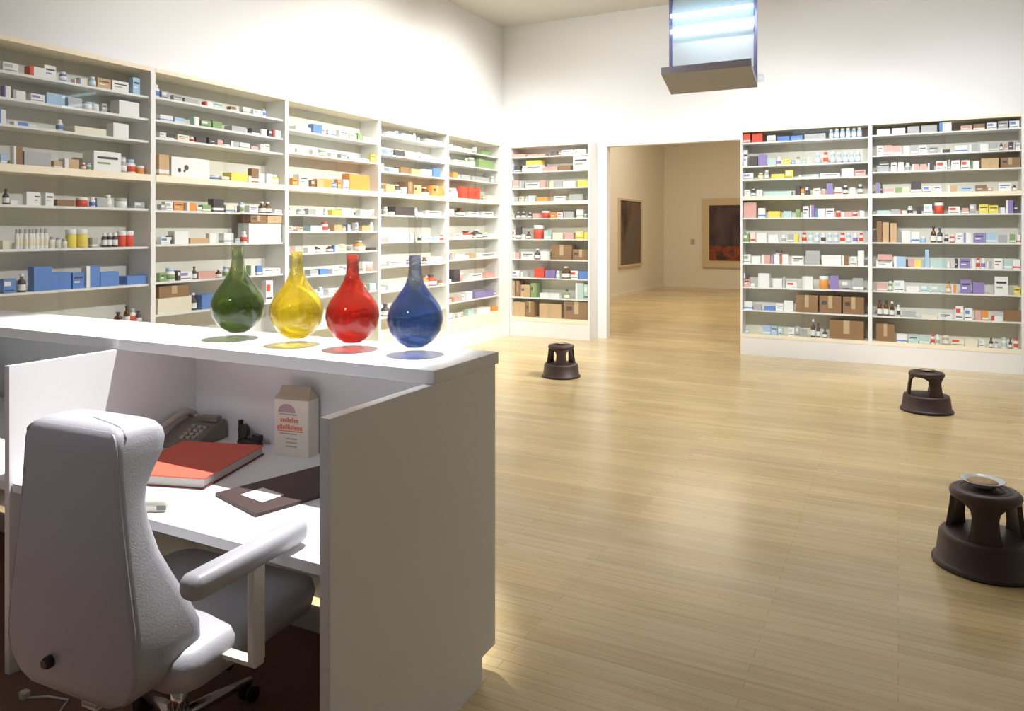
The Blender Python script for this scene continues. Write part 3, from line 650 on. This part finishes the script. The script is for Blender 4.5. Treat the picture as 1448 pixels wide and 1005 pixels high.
# local: rear face of the back at y=-.15, facing +y
def section(hx, y0, y1, z, rb=.022, rf=.05, n=5, crown=.012):
    pts = []
    for cx, cy, a0, r in ((hx - rf, y1 - rf, 0, rf), (-hx + rf, y1 - rf, PI / 2, rf), (-hx + rb, y0 + rb, PI, rb), (hx - rb, y0 + rb, 1.5 * PI, rb)):
        for k in range(n + 1):
            a = a0 + PI / 2 * k / n
            x, y = cx + r * math.cos(a), cy + r * math.sin(a)
            pts.append(Vector((x, y, z)))
    return pts
bm = bmesh.new()
Y0 = -.15
secs = [  # z, half width, rear y, front y
    (.395, .13, .02, .08), (.40, .17, .0, .11), (.42, .215, 0, .165), (.46, .250, 0, .215), (.50, .262, 0, .238), (.55, .262, 0, .235), (.62, .254, 0, .205), (.70, .240, 0, .165),
    (.78, .226, 0, .128), (.86, .213, 0, .102), (.92, .204, 0, .095), (.96, .199, 0, .105), (1.00, .194, 0, .140), (1.04, .190, 0, .172), (1.075, .187, 0, .182),
    (1.10, .182, .003, .178), (1.118, .172, .010, .165), (1.128, .152, .022, .145), (1.132, .12, .04, .12)]
rings = []
for z, hx, a, b in secs:
    rf = min(.055, (b - a) * .42); rb = min(.02, (b - a) * .3)
    rings.append(section(hx, Y0 + a, Y0 + b, z, rb, rf))
bm_loft(bm, rings)
finish(bm, 'backrest', LEATHER, CH)
# piping round the rear face
bm = bmesh.new()
pp = []
prof = [(s[0], s[1]) for s in secs[2:-3]]
pp = [(hx - .006, Y0 + .005, z) for z, hx in prof] + [(.165, Y0 + .010, 1.112), (.145, Y0 + .014, 1.118), (-.145, Y0 + .014, 1.118), (-.165, Y0 + .010, 1.112)] + [(-hx + .006, Y0 + .005, z) for z, hx in reversed(prof)]
bm_tube(bm, pp, .0032, 6); finish(bm, 'piping', LEATHER, CH)
bm = bmesh.new(); bm_tube(bm, [(.0, Y0 + .075, 1.131), (.08, Y0 + .055, 1.1315), (.12, Y0 + .045, 1.131), (.15, Y0 + .040, 1.128), (.172, Y0 + .036, 1.117), (.182, Y0 + .032, 1.10)], .0032, 6)
finish(bm, 'headrest_seam', LEATHER, CH)
bm = bmesh.new(); bm_tube(bm, [(-.07, Y0 + .001, .475), (-.07, Y0 - .012, .475), (-.07, Y0 - .022, .475)], [.017, .017, .012], 16); finish(bm, 'adjuster_knob', BLACKP, CH)
bm = bmesh.new()
bm_loft(bm, [rrect(.27, -.02, .50, .08, .385), rrect(.30, -.04, .53, .07, .40), rrect(.31, -.05, .54, .07, .45), rrect(.305, -.045, .53, .07, .487), rrect(.28, -.02, .50, .07, .505), rrect(.18, .05, .42, .06, .515)])
finish(bm, 'seat', LEATHER, CH)
for s in (1, -1):
    bm = bmesh.new()
    xc = .418 if s > 0 else -.31
    sy = 0 if s > 0 else .13
    def arms(y, hw, z0, z1):
        r = [Vector((xc + hw * math.cos(a) * (1 if abs(math.cos(a)) < .9 else 1), y, (z0 + z1) / 2 + (z1 - z0) / 2 * math.sin(a))) for a in [2 * PI * k / 16 for k in range(16)]]
        q = []
        for v in r:   # superellipse
            cx_ = (v.x - xc) / hw; cz = (v.z - (z0 + z1) / 2) / ((z1 - z0) / 2)
            m = (abs(cx_) ** 3.2 + abs(cz) ** 3.2) ** (1 / 3.2)
            q.append(Vector((xc + cx_ / m * hw, y, (z0 + z1) / 2 + cz / m * (z1 - z0) / 2)))
        return q
    bm_loft(bm, [arms(-.135 + sy, .015, .745, .765), arms(-.128 + sy, .030, .728, .782), arms(-.11 + sy, .038, .7225, .788), arms(.10, .037, .7235, .788), arms(.27, .035, .7245, .788), arms(.29, .028, .73, .782), arms(.298, .014, .742, .772)])
    finish(bm, 'armrest', LEATHER, CH)
    bm = bmesh.new(); bm_box(bm, xc - .012, xc + .012, .085, .13, .456, .726, 0, .004)
    bm_box(bm, *sorted((s * .28, xc + s * .012)), .09, .125, .444, .457, 0, .002)
    finish(bm, 'arm_post', CREAM, CH)
bm = bmesh.new(); bm_box(bm, -.03, .03, Y0 + .06, Y0 + .08, .33, .42, 0, .003); bm_box(bm, -.03, .03, Y0 + .06, .22, .325, .345, 0, .003); finish(bm, 'back_bracket', CREAM, CH)
bm = bmesh.new(); bm_box(bm, -.10, .10, .10, .34, .345, .3845, 0, .008); bm_tube(bm, [(.10, .2, .36), (.19, .2, .355), (.24, .19, .352)], [.006, .006, .012], 8); finish(bm, 'tilt_mechanism', BLACKP, CH)
bm = bmesh.new(); bm_lathe(bm, [(0, .10), (.028, .10), (.028, .25), (.02, .25), (.02, .345), (0, .345)], 18, 0, 0, .22); finish(bm, 'gas_column', CHROME, CH)
for k in range(5):
    a = 2 * PI * k / 5 + .3
    dx, dy = math.cos(a), math.sin(a)
    bm = bmesh.new(); bm_tube(bm, [(0, .22, .12), (dx * .12, .22 + dy * .12, .105), (dx * .30, .22 + dy * .30, .075)], [.026, .021, .014], 10)
    leg = finish(bm, 'base_leg', CHROME, CH)
    bm = bmesh.new(); cx_, cy_ = dx * .295, .22 + dy * .295
    for o_ in (-.016, .016):
        px, py = -dy * o_, dx * o_
        bm_tube(bm, [(cx_ + px - dy * .009, cy_ + py + dx * .009, .034), (cx_ + px + dy * .009, cy_ + py - dx * .009, .034)], .026, 14)
    bm_box(bm, cx_ - .006, cx_ + .006, cy_ - .006, cy_ + .006, .04, .072)
    finish(bm, 'caster', BLACKP, leg)

cb = bmesh.new(); bm_tube(cb, [(-2.53, 1.55, .012), (-2.58, 1.62, .012), (-2.66, 1.60, .012), (-2.72, 1.56, .012)], .004, 6)
bm_box(cb, -2.745, -2.715, 1.545, 1.572, .0085, .035, 0, .005)
tag(finish(cb, 'power_cable', CREAM), 'short pale cable with a plug lying on the brown carpet beside the chair', 'cable')

# ------------------------------------------------------------ kick stools
def kick_stool(x, y, rz, label, first=None):
    t = thing('kick_stool', label, 'step stool', (x, y, 0), rz, 'brown kick stools on the floor')
    if first:
        for ch in first.children:
            c = ch.copy(); COL.objects.link(c); c.parent = t
        return t
    bm = bmesh.new()
    bm_lathe(bm, [(.198, 0), (.218, .003), (.220, .018), (.212, .026), (.205, .03), (.192, .135), (.186, .148), (.174, .153), (.0, .153)], 48)
    finish(bm, 'lower_step', BROWNP, t)
    bm = bmesh.new()
    bm_lathe(bm, [(0, .362), (.125, .362), (.138, .358), (.147, .348), (.149, .335), (.145, .322), (.138, .318), (.135, .33), (0, .335)], 48)
    finish(bm, 'top_tread', BROWNP, t)
    bm = bmesh.new()
    for r in (.045, .075, .105): bm_lathe(bm, [(r - .004, .362), (r - .003, .3645), (r + .003, .3645), (r + .004, .362)], 40)
    finish(bm, 'tread_rings', BROWNP, t)
    for k in range(3):
        a0 = -PI / 2 + k * 2 * PI / 3
        bm = bmesh.new(); rg = []
        for z, r, w in ((.15, .165, .44), (.20, .158, .38), (.26, .150, .36), (.29, .146, .42), (.308, .144, .58), (.323, .143, .90)):
            n = 6
            o_ = [Vector((r * math.cos(a0 + w * (2 * i / n - 1)), r * math.sin(a0 + w * (2 * i / n - 1)), z)) for i in range(n + 1)]
            i_ = [Vector(((r - .022) * math.cos(a0 + w * (2 * i / n - 1)), (r - .022) * math.sin(a0 + w * (2 * i / n - 1)), z)) for i in range(n, -1, -1)]
            rg.append(o_ + i_)
        bm_loft(bm, rg, smooth=False); finish(bm, 'leg', BROWNP, t)
    bm = bmesh.new(); bm_lathe(bm, [(.1805, .002), (.199, .0015), (.2195, .001), (.2225, .006), (.2225, .013), (.2195, .017)], 48); finish(bm, 'rubber_ring', BLACKP, t)
    return t
s1 = kick_stool(.383, 4.36, -.087, 'dark brown kick stool nearest the camera, carrying a white bowl'); s1.scale = (1.05, 1.05, 1.05)
kick_stool(.232, 7.88, .52, 'dark brown kick stool in front of the rightmost cabinet, small and distant', s1)
kick_stool(-3.41, 7.84, .41, 'dark brown kick stool near the doorway, left of the open floor', s1)
BOWL = mat('white_bowl', (.80, .84, .88), .2); HONEY = mat('honey_brown_wax', (.45, .27, .12), .45, bump=1, bscale=90)
def bowl(x, y, z, sc, label, m):
    t = thing('shallow_bowl', label, 'bowl', (x, y, z), 0, 'bowls on the kick stools'); t.scale = (sc, sc, sc * (1 if sc > .8 else .6))
    bm = bmesh.new(); bm_lathe(bm, [(0, 0), (.045, 0), (.05, .004), (.085, .026), (.105, .036), (.108, .039), (.100, .039), (.078, .029), (.045, .009), (0, .007)], 36); finish(bm, 'bowl_body', m, t)
    bm = bmesh.new(); bm_lathe(bm, [(0, .012), (.052, .012), (.075, .026), (.06, .034), (0, .037)], 20); finish(bm, 'bowl_contents', HONEY, t)
bowl(.373, 4.38, .3835, .92, 'white bowl of brown wax on the nearest kick stool', BOWL)
DIM = mat('smoky_bowl', (.22, .19, .17), .25)
bowl(.232, 7.88, .365, .6, 'small dark bowl on the distant right kick stool', DIM)
bowl(-3.41, 7.84, .365, .6, 'small dark bowl on the kick stool near the doorway', DIM)

# ------------------------------------------------------------ hanging insect lamp
def sheet():
    m, t, p = nt('pale_blue_sheet')
    p.inputs['Base Color'].default_value = (.80, .90, .97, 1); p.inputs['Roughness'].default_value = .4
    tr = t.nodes.new('ShaderNodeBsdfTransparent'); tr.inputs['Color'].default_value = (.93, .97, 1, 1)
    mx = t.nodes.new('ShaderNodeMixShader'); mx.inputs[0].default_value = .65
    t.links.new(p.outputs[0], mx.inputs[1]); t.links.new(tr.outputs[0], mx.inputs[2])
    t.links.new(mx.outputs[0], t.nodes['Material Output'].inputs['Surface'])
    return m
SHEET = sheet()
LM = thing('hanging_insect_lamp', 'grey hanging lamp with two glowing blue tubes over a sloping tray', 'lamp', (-1.365, 6.12, 0))
bm = bmesh.new()
pr = [(-.12, 2.93), (.18, 2.815), (.18, 2.985), (.165, 2.985), (.165, 2.86), (-.105, 2.955), (-.105, 2.985), (-.12, 2.985)]
A = [bm.verts.new((-.355, y, z)) for y, z in pr]; B = [bm.verts.new((.355, y, z)) for y, z in pr]
for k in range(8): bm.faces.new((A[k], A[(k + 1) % 8], B[(k + 1) % 8], B[k]))
bm.faces.new(A); bm.faces.new(B)
finish(bm, 'catch_tray', mat('tray_grey', (.42, .42, .45), .55), LM)
box('tray_face', mat('lilac_metal', (.40, .38, .46), .45), -.356, .356, -.1225, -.1202, 2.928, 2.987, LM)
TR = mat('lilac_frame', (.25, .24, .42), .35)
for x in (-.345, .345):
    box('side_post', TR, x - .014, x + .014, .13, .155, 2.87, 3.62, LM, .002)
box('tray_clip', BLUEG, .356, .41, .05, .17, 2.85, 2.90, LM, .004)
box('top_housing', mat('tray_grey2', (.4, .4, .42), .5), -.36, .36, -.05, .17, 3.62, 3.70, LM, .004)
box('rear_panel', SHEET, -.33, .33, .14, .146, 2.88, 3.61, LM)
EM = mat('blue_white_tube', (.6, .85, 1), .3, emit=(.55, .88, 1), es=5)
for z in (3.455, 3.325):
    bm = bmesh.new(); bm_tube(bm, [(-.335, .09, z), (.335, .09, z)], .016, 14); finish(bm, 'fluorescent_tube', EM, LM)
for x in (-.3, .3):
    bm = bmesh.new(); bm_tube(bm, [(x, .06, 3.70), (x, .06, 5.0)], .004, 6); finish(bm, 'suspension_wire', CHROME, LM)

# ------------------------------------------------------------ gallery pictures
GOLD = mat('pale_wood_frame', (.62, .50, .33), .5, bump=.2)
def canvas(name, c1, c2, c3, sc):
    m, t, p = nt(name); N = t.nodes.new; L = t.links.new
    tc = N('ShaderNodeTexCoord'); mp = N('ShaderNodeMapping'); mp.inputs['Scale'].default_value = sc; L(tc.outputs['Object'], mp.inputs[0])
    n = N('ShaderNodeTexNoise'); n.inputs['Scale'].default_value = 1.6; n.inputs['Detail'].default_value = 5; L(mp.outputs[0], n.inputs['Vector'])
    r = N('ShaderNodeValToRGB'); e = r.color_ramp.elements; e[0].position = .36; e[0].color = (*c1, 1); e[1].position = .66; e[1].color = (*c3, 1)
    k = r.color_ramp.elements.new(.5); k.color = (*c2, 1); L(n.outputs['Fac'], r.inputs[0]); L(r.outputs[0], p.inputs['Base Color']); p.inputs['Roughness'].default_value = .6
    return m
def picture(label, o, w, h, fw, axis, m, low=None):
    t = thing('framed_painting', label, 'painting', o, PI / 2 if axis == 'x' else 0)
    bm = bmesh.new()
    bm_box(bm, -w / 2, w / 2, -.06, -.001, -h / 2, -h / 2 + fw); bm_box(bm, -w / 2, w / 2, -.06, -.001, h / 2 - fw, h / 2)
    bm_box(bm, -w / 2, -w / 2 + fw, -.06, -.001, -h / 2 + fw, h / 2 - fw); bm_box(bm, w / 2 - fw, w / 2, -.06, -.001, -h / 2 + fw, h / 2 - fw)
    finish(bm, 'frame', GOLD, t)
    box('canvas', m, -w / 2 + fw, w / 2 - fw, -.035, -.001, -h / 2 + fw, h / 2 - fw, t)
    if low: box('painted_band', low, -w / 2 + fw, w / 2 - fw, -.038, -.0352, -h / 2 + fw, -h / 2 + fw + .42, t)
    return t
picture('tall dark painting on the gallery left wall seen through the doorway', (GX0, 18.75, 1.615), 1.82, 1.74, .05, 'x', canvas('dark_canvas_a', (.02, .015, .02), (.16, .10, .06), (.10, .11, .12), (1, 3, .4)))
picture('large dark painting in a wide pale frame on the gallery far wall', (-3.75, GY1, 1.60), 2.65, 2.0, .20, 'y', canvas('dark_canvas_b', (.03, .018, .025), (.07, .04, .045), (.10, .06, .06), (2, 1, 1)), canvas('red_band', (.05, .02, .02), (.30, .06, .02), (.10, .03, .02), (2, 1, 4)))
tag(box('wall_label', mat('label_grey', (.45, .42, .38), .6), -5.42, -5.30, GY1 - .012, GY1 - .001, 1.27, 1.42), 'small grey label on the gallery wall beside the wide framed painting', 'wall label')

# ------------------------------------------------------------ lights
def spot(name, loc, target, power, angle, blend=.5, size=.08, col=(1, .95, .86)):
    l = bpy.data.lights.new(name, 'SPOT'); l.energy = power; l.spot_size = math.radians(angle); l.spot_blend = blend
    l.shadow_soft_size = size; l.color = col
    o = bpy.data.objects.new(name, l); COL.objects.link(o); o.location = loc
    o.rotation_euler = (Vector(target) - Vector(loc)).to_track_quat('-Z', 'Y').to_euler()
    return o
def area(name, loc, sx, sy, power, col=(1, 1, 1), rot=(0, 0, 0)):
    l = bpy.data.lights.new(name, 'AREA'); l.shape = 'RECTANGLE'; l.size = sx; l.size_y = sy; l.energy = power; l.color = col
    o = bpy.data.objects.new(name, l); COL.objects.link(o); o.location = loc; o.rotation_euler = rot
    return o
# ceiling spots: floods for the left wall and the back wall, a key over the counter
WARM = (1, .97, .90)
NEUT = (.985, .985, 1)
for y, p in ((4.7, 680), (6.8, 850), (8.4, 950)):
    spot('left_wall_flood', (.2, y, 4.85), (-5.6, y + .4, 1.1 if y < 6 else 1.4), p, 60, .9, .12, (.97, .96, 1) if y < 6 else WARM)
for x, p in ((-4.4, 640), (-1.2, 700), (.9, 520)):
    spot('back_wall_flood', (x, 5.0, 4.85), (x - .1, 10.6, 1.45), p, 54, .8, .12, NEUT)
for x in (-3.2, -.4, 1.8):
    spot('back_wall_washer', (x, 8.3, 4.8), (x, 10.9, 3.3), 42, 100, .9, .12, (.92, .95, 1))
for y, p in ((5.2, 60), (7.2, 180), (9.0, 200)):
    spot('left_wall_washer', (-3.4, y, 4.85), (-5.6, y + .3, 2.6), p, 95, .8, .1, WARM)
spot('counter_spot', (-2.0, 2.85, 4.9), (-2.8, 2.05, .9), 1450, 43, .35, .03, NEUT)
spot('floor_spot', (.9, 8.2, 4.9), (-1.6, 7.0, 0), 420, 80, .9, .1, WARM)
area('overhead_fill', (-1.5, 7.2, 4.93), 4, 4, 90, (.95, .96, 1))  # added fill light to lift the cabinet interiors, not a real fixture
area('overhead_fill_near', (-2.2, -.6, 4.93), 3, 2, 5, (.66, .72, 1))  # added weak cool fill on the camera side, no fixture there
spot('desk_fill_spot', (-1.5, -2.6, 4.2), (-2.35, 2.4, .95), 135, 24, .6, .35, (.90, .90, 1))
area('gallery_panel', (-3.5, 16.0, 4.9), 3, 5, 175, (1, .88, .70))

w = bpy.data.worlds.new('World'); SC.world = w; w.use_nodes = True
w.node_tree.nodes['Background'].inputs[0].default_value = (.5, .5, .55, 1); w.node_tree.nodes['Background'].inputs[1].default_value = .1

# ------------------------------------------------------------ camera
cam = bpy.data.cameras.new('Camera'); co = bpy.data.objects.new('Camera', cam); COL.objects.link(co)
co.location = (0, 0, HEYE); co.rotation_euler = (PI / 2, 0, TH)
cam.sensor_width = 36; cam.lens = 36 * F / 1448; cam.shift_y = -(502.5 - HZ) / 1448; cam.clip_start = .05
SC.camera = co
SC.view_settings.view_transform = 'Standard'; SC.view_settings.look = 'None'
SC.view_settings.exposure = 0.30; SC.view_settings.gamma = 1; SC.view_settings.use_curve_mapping = False
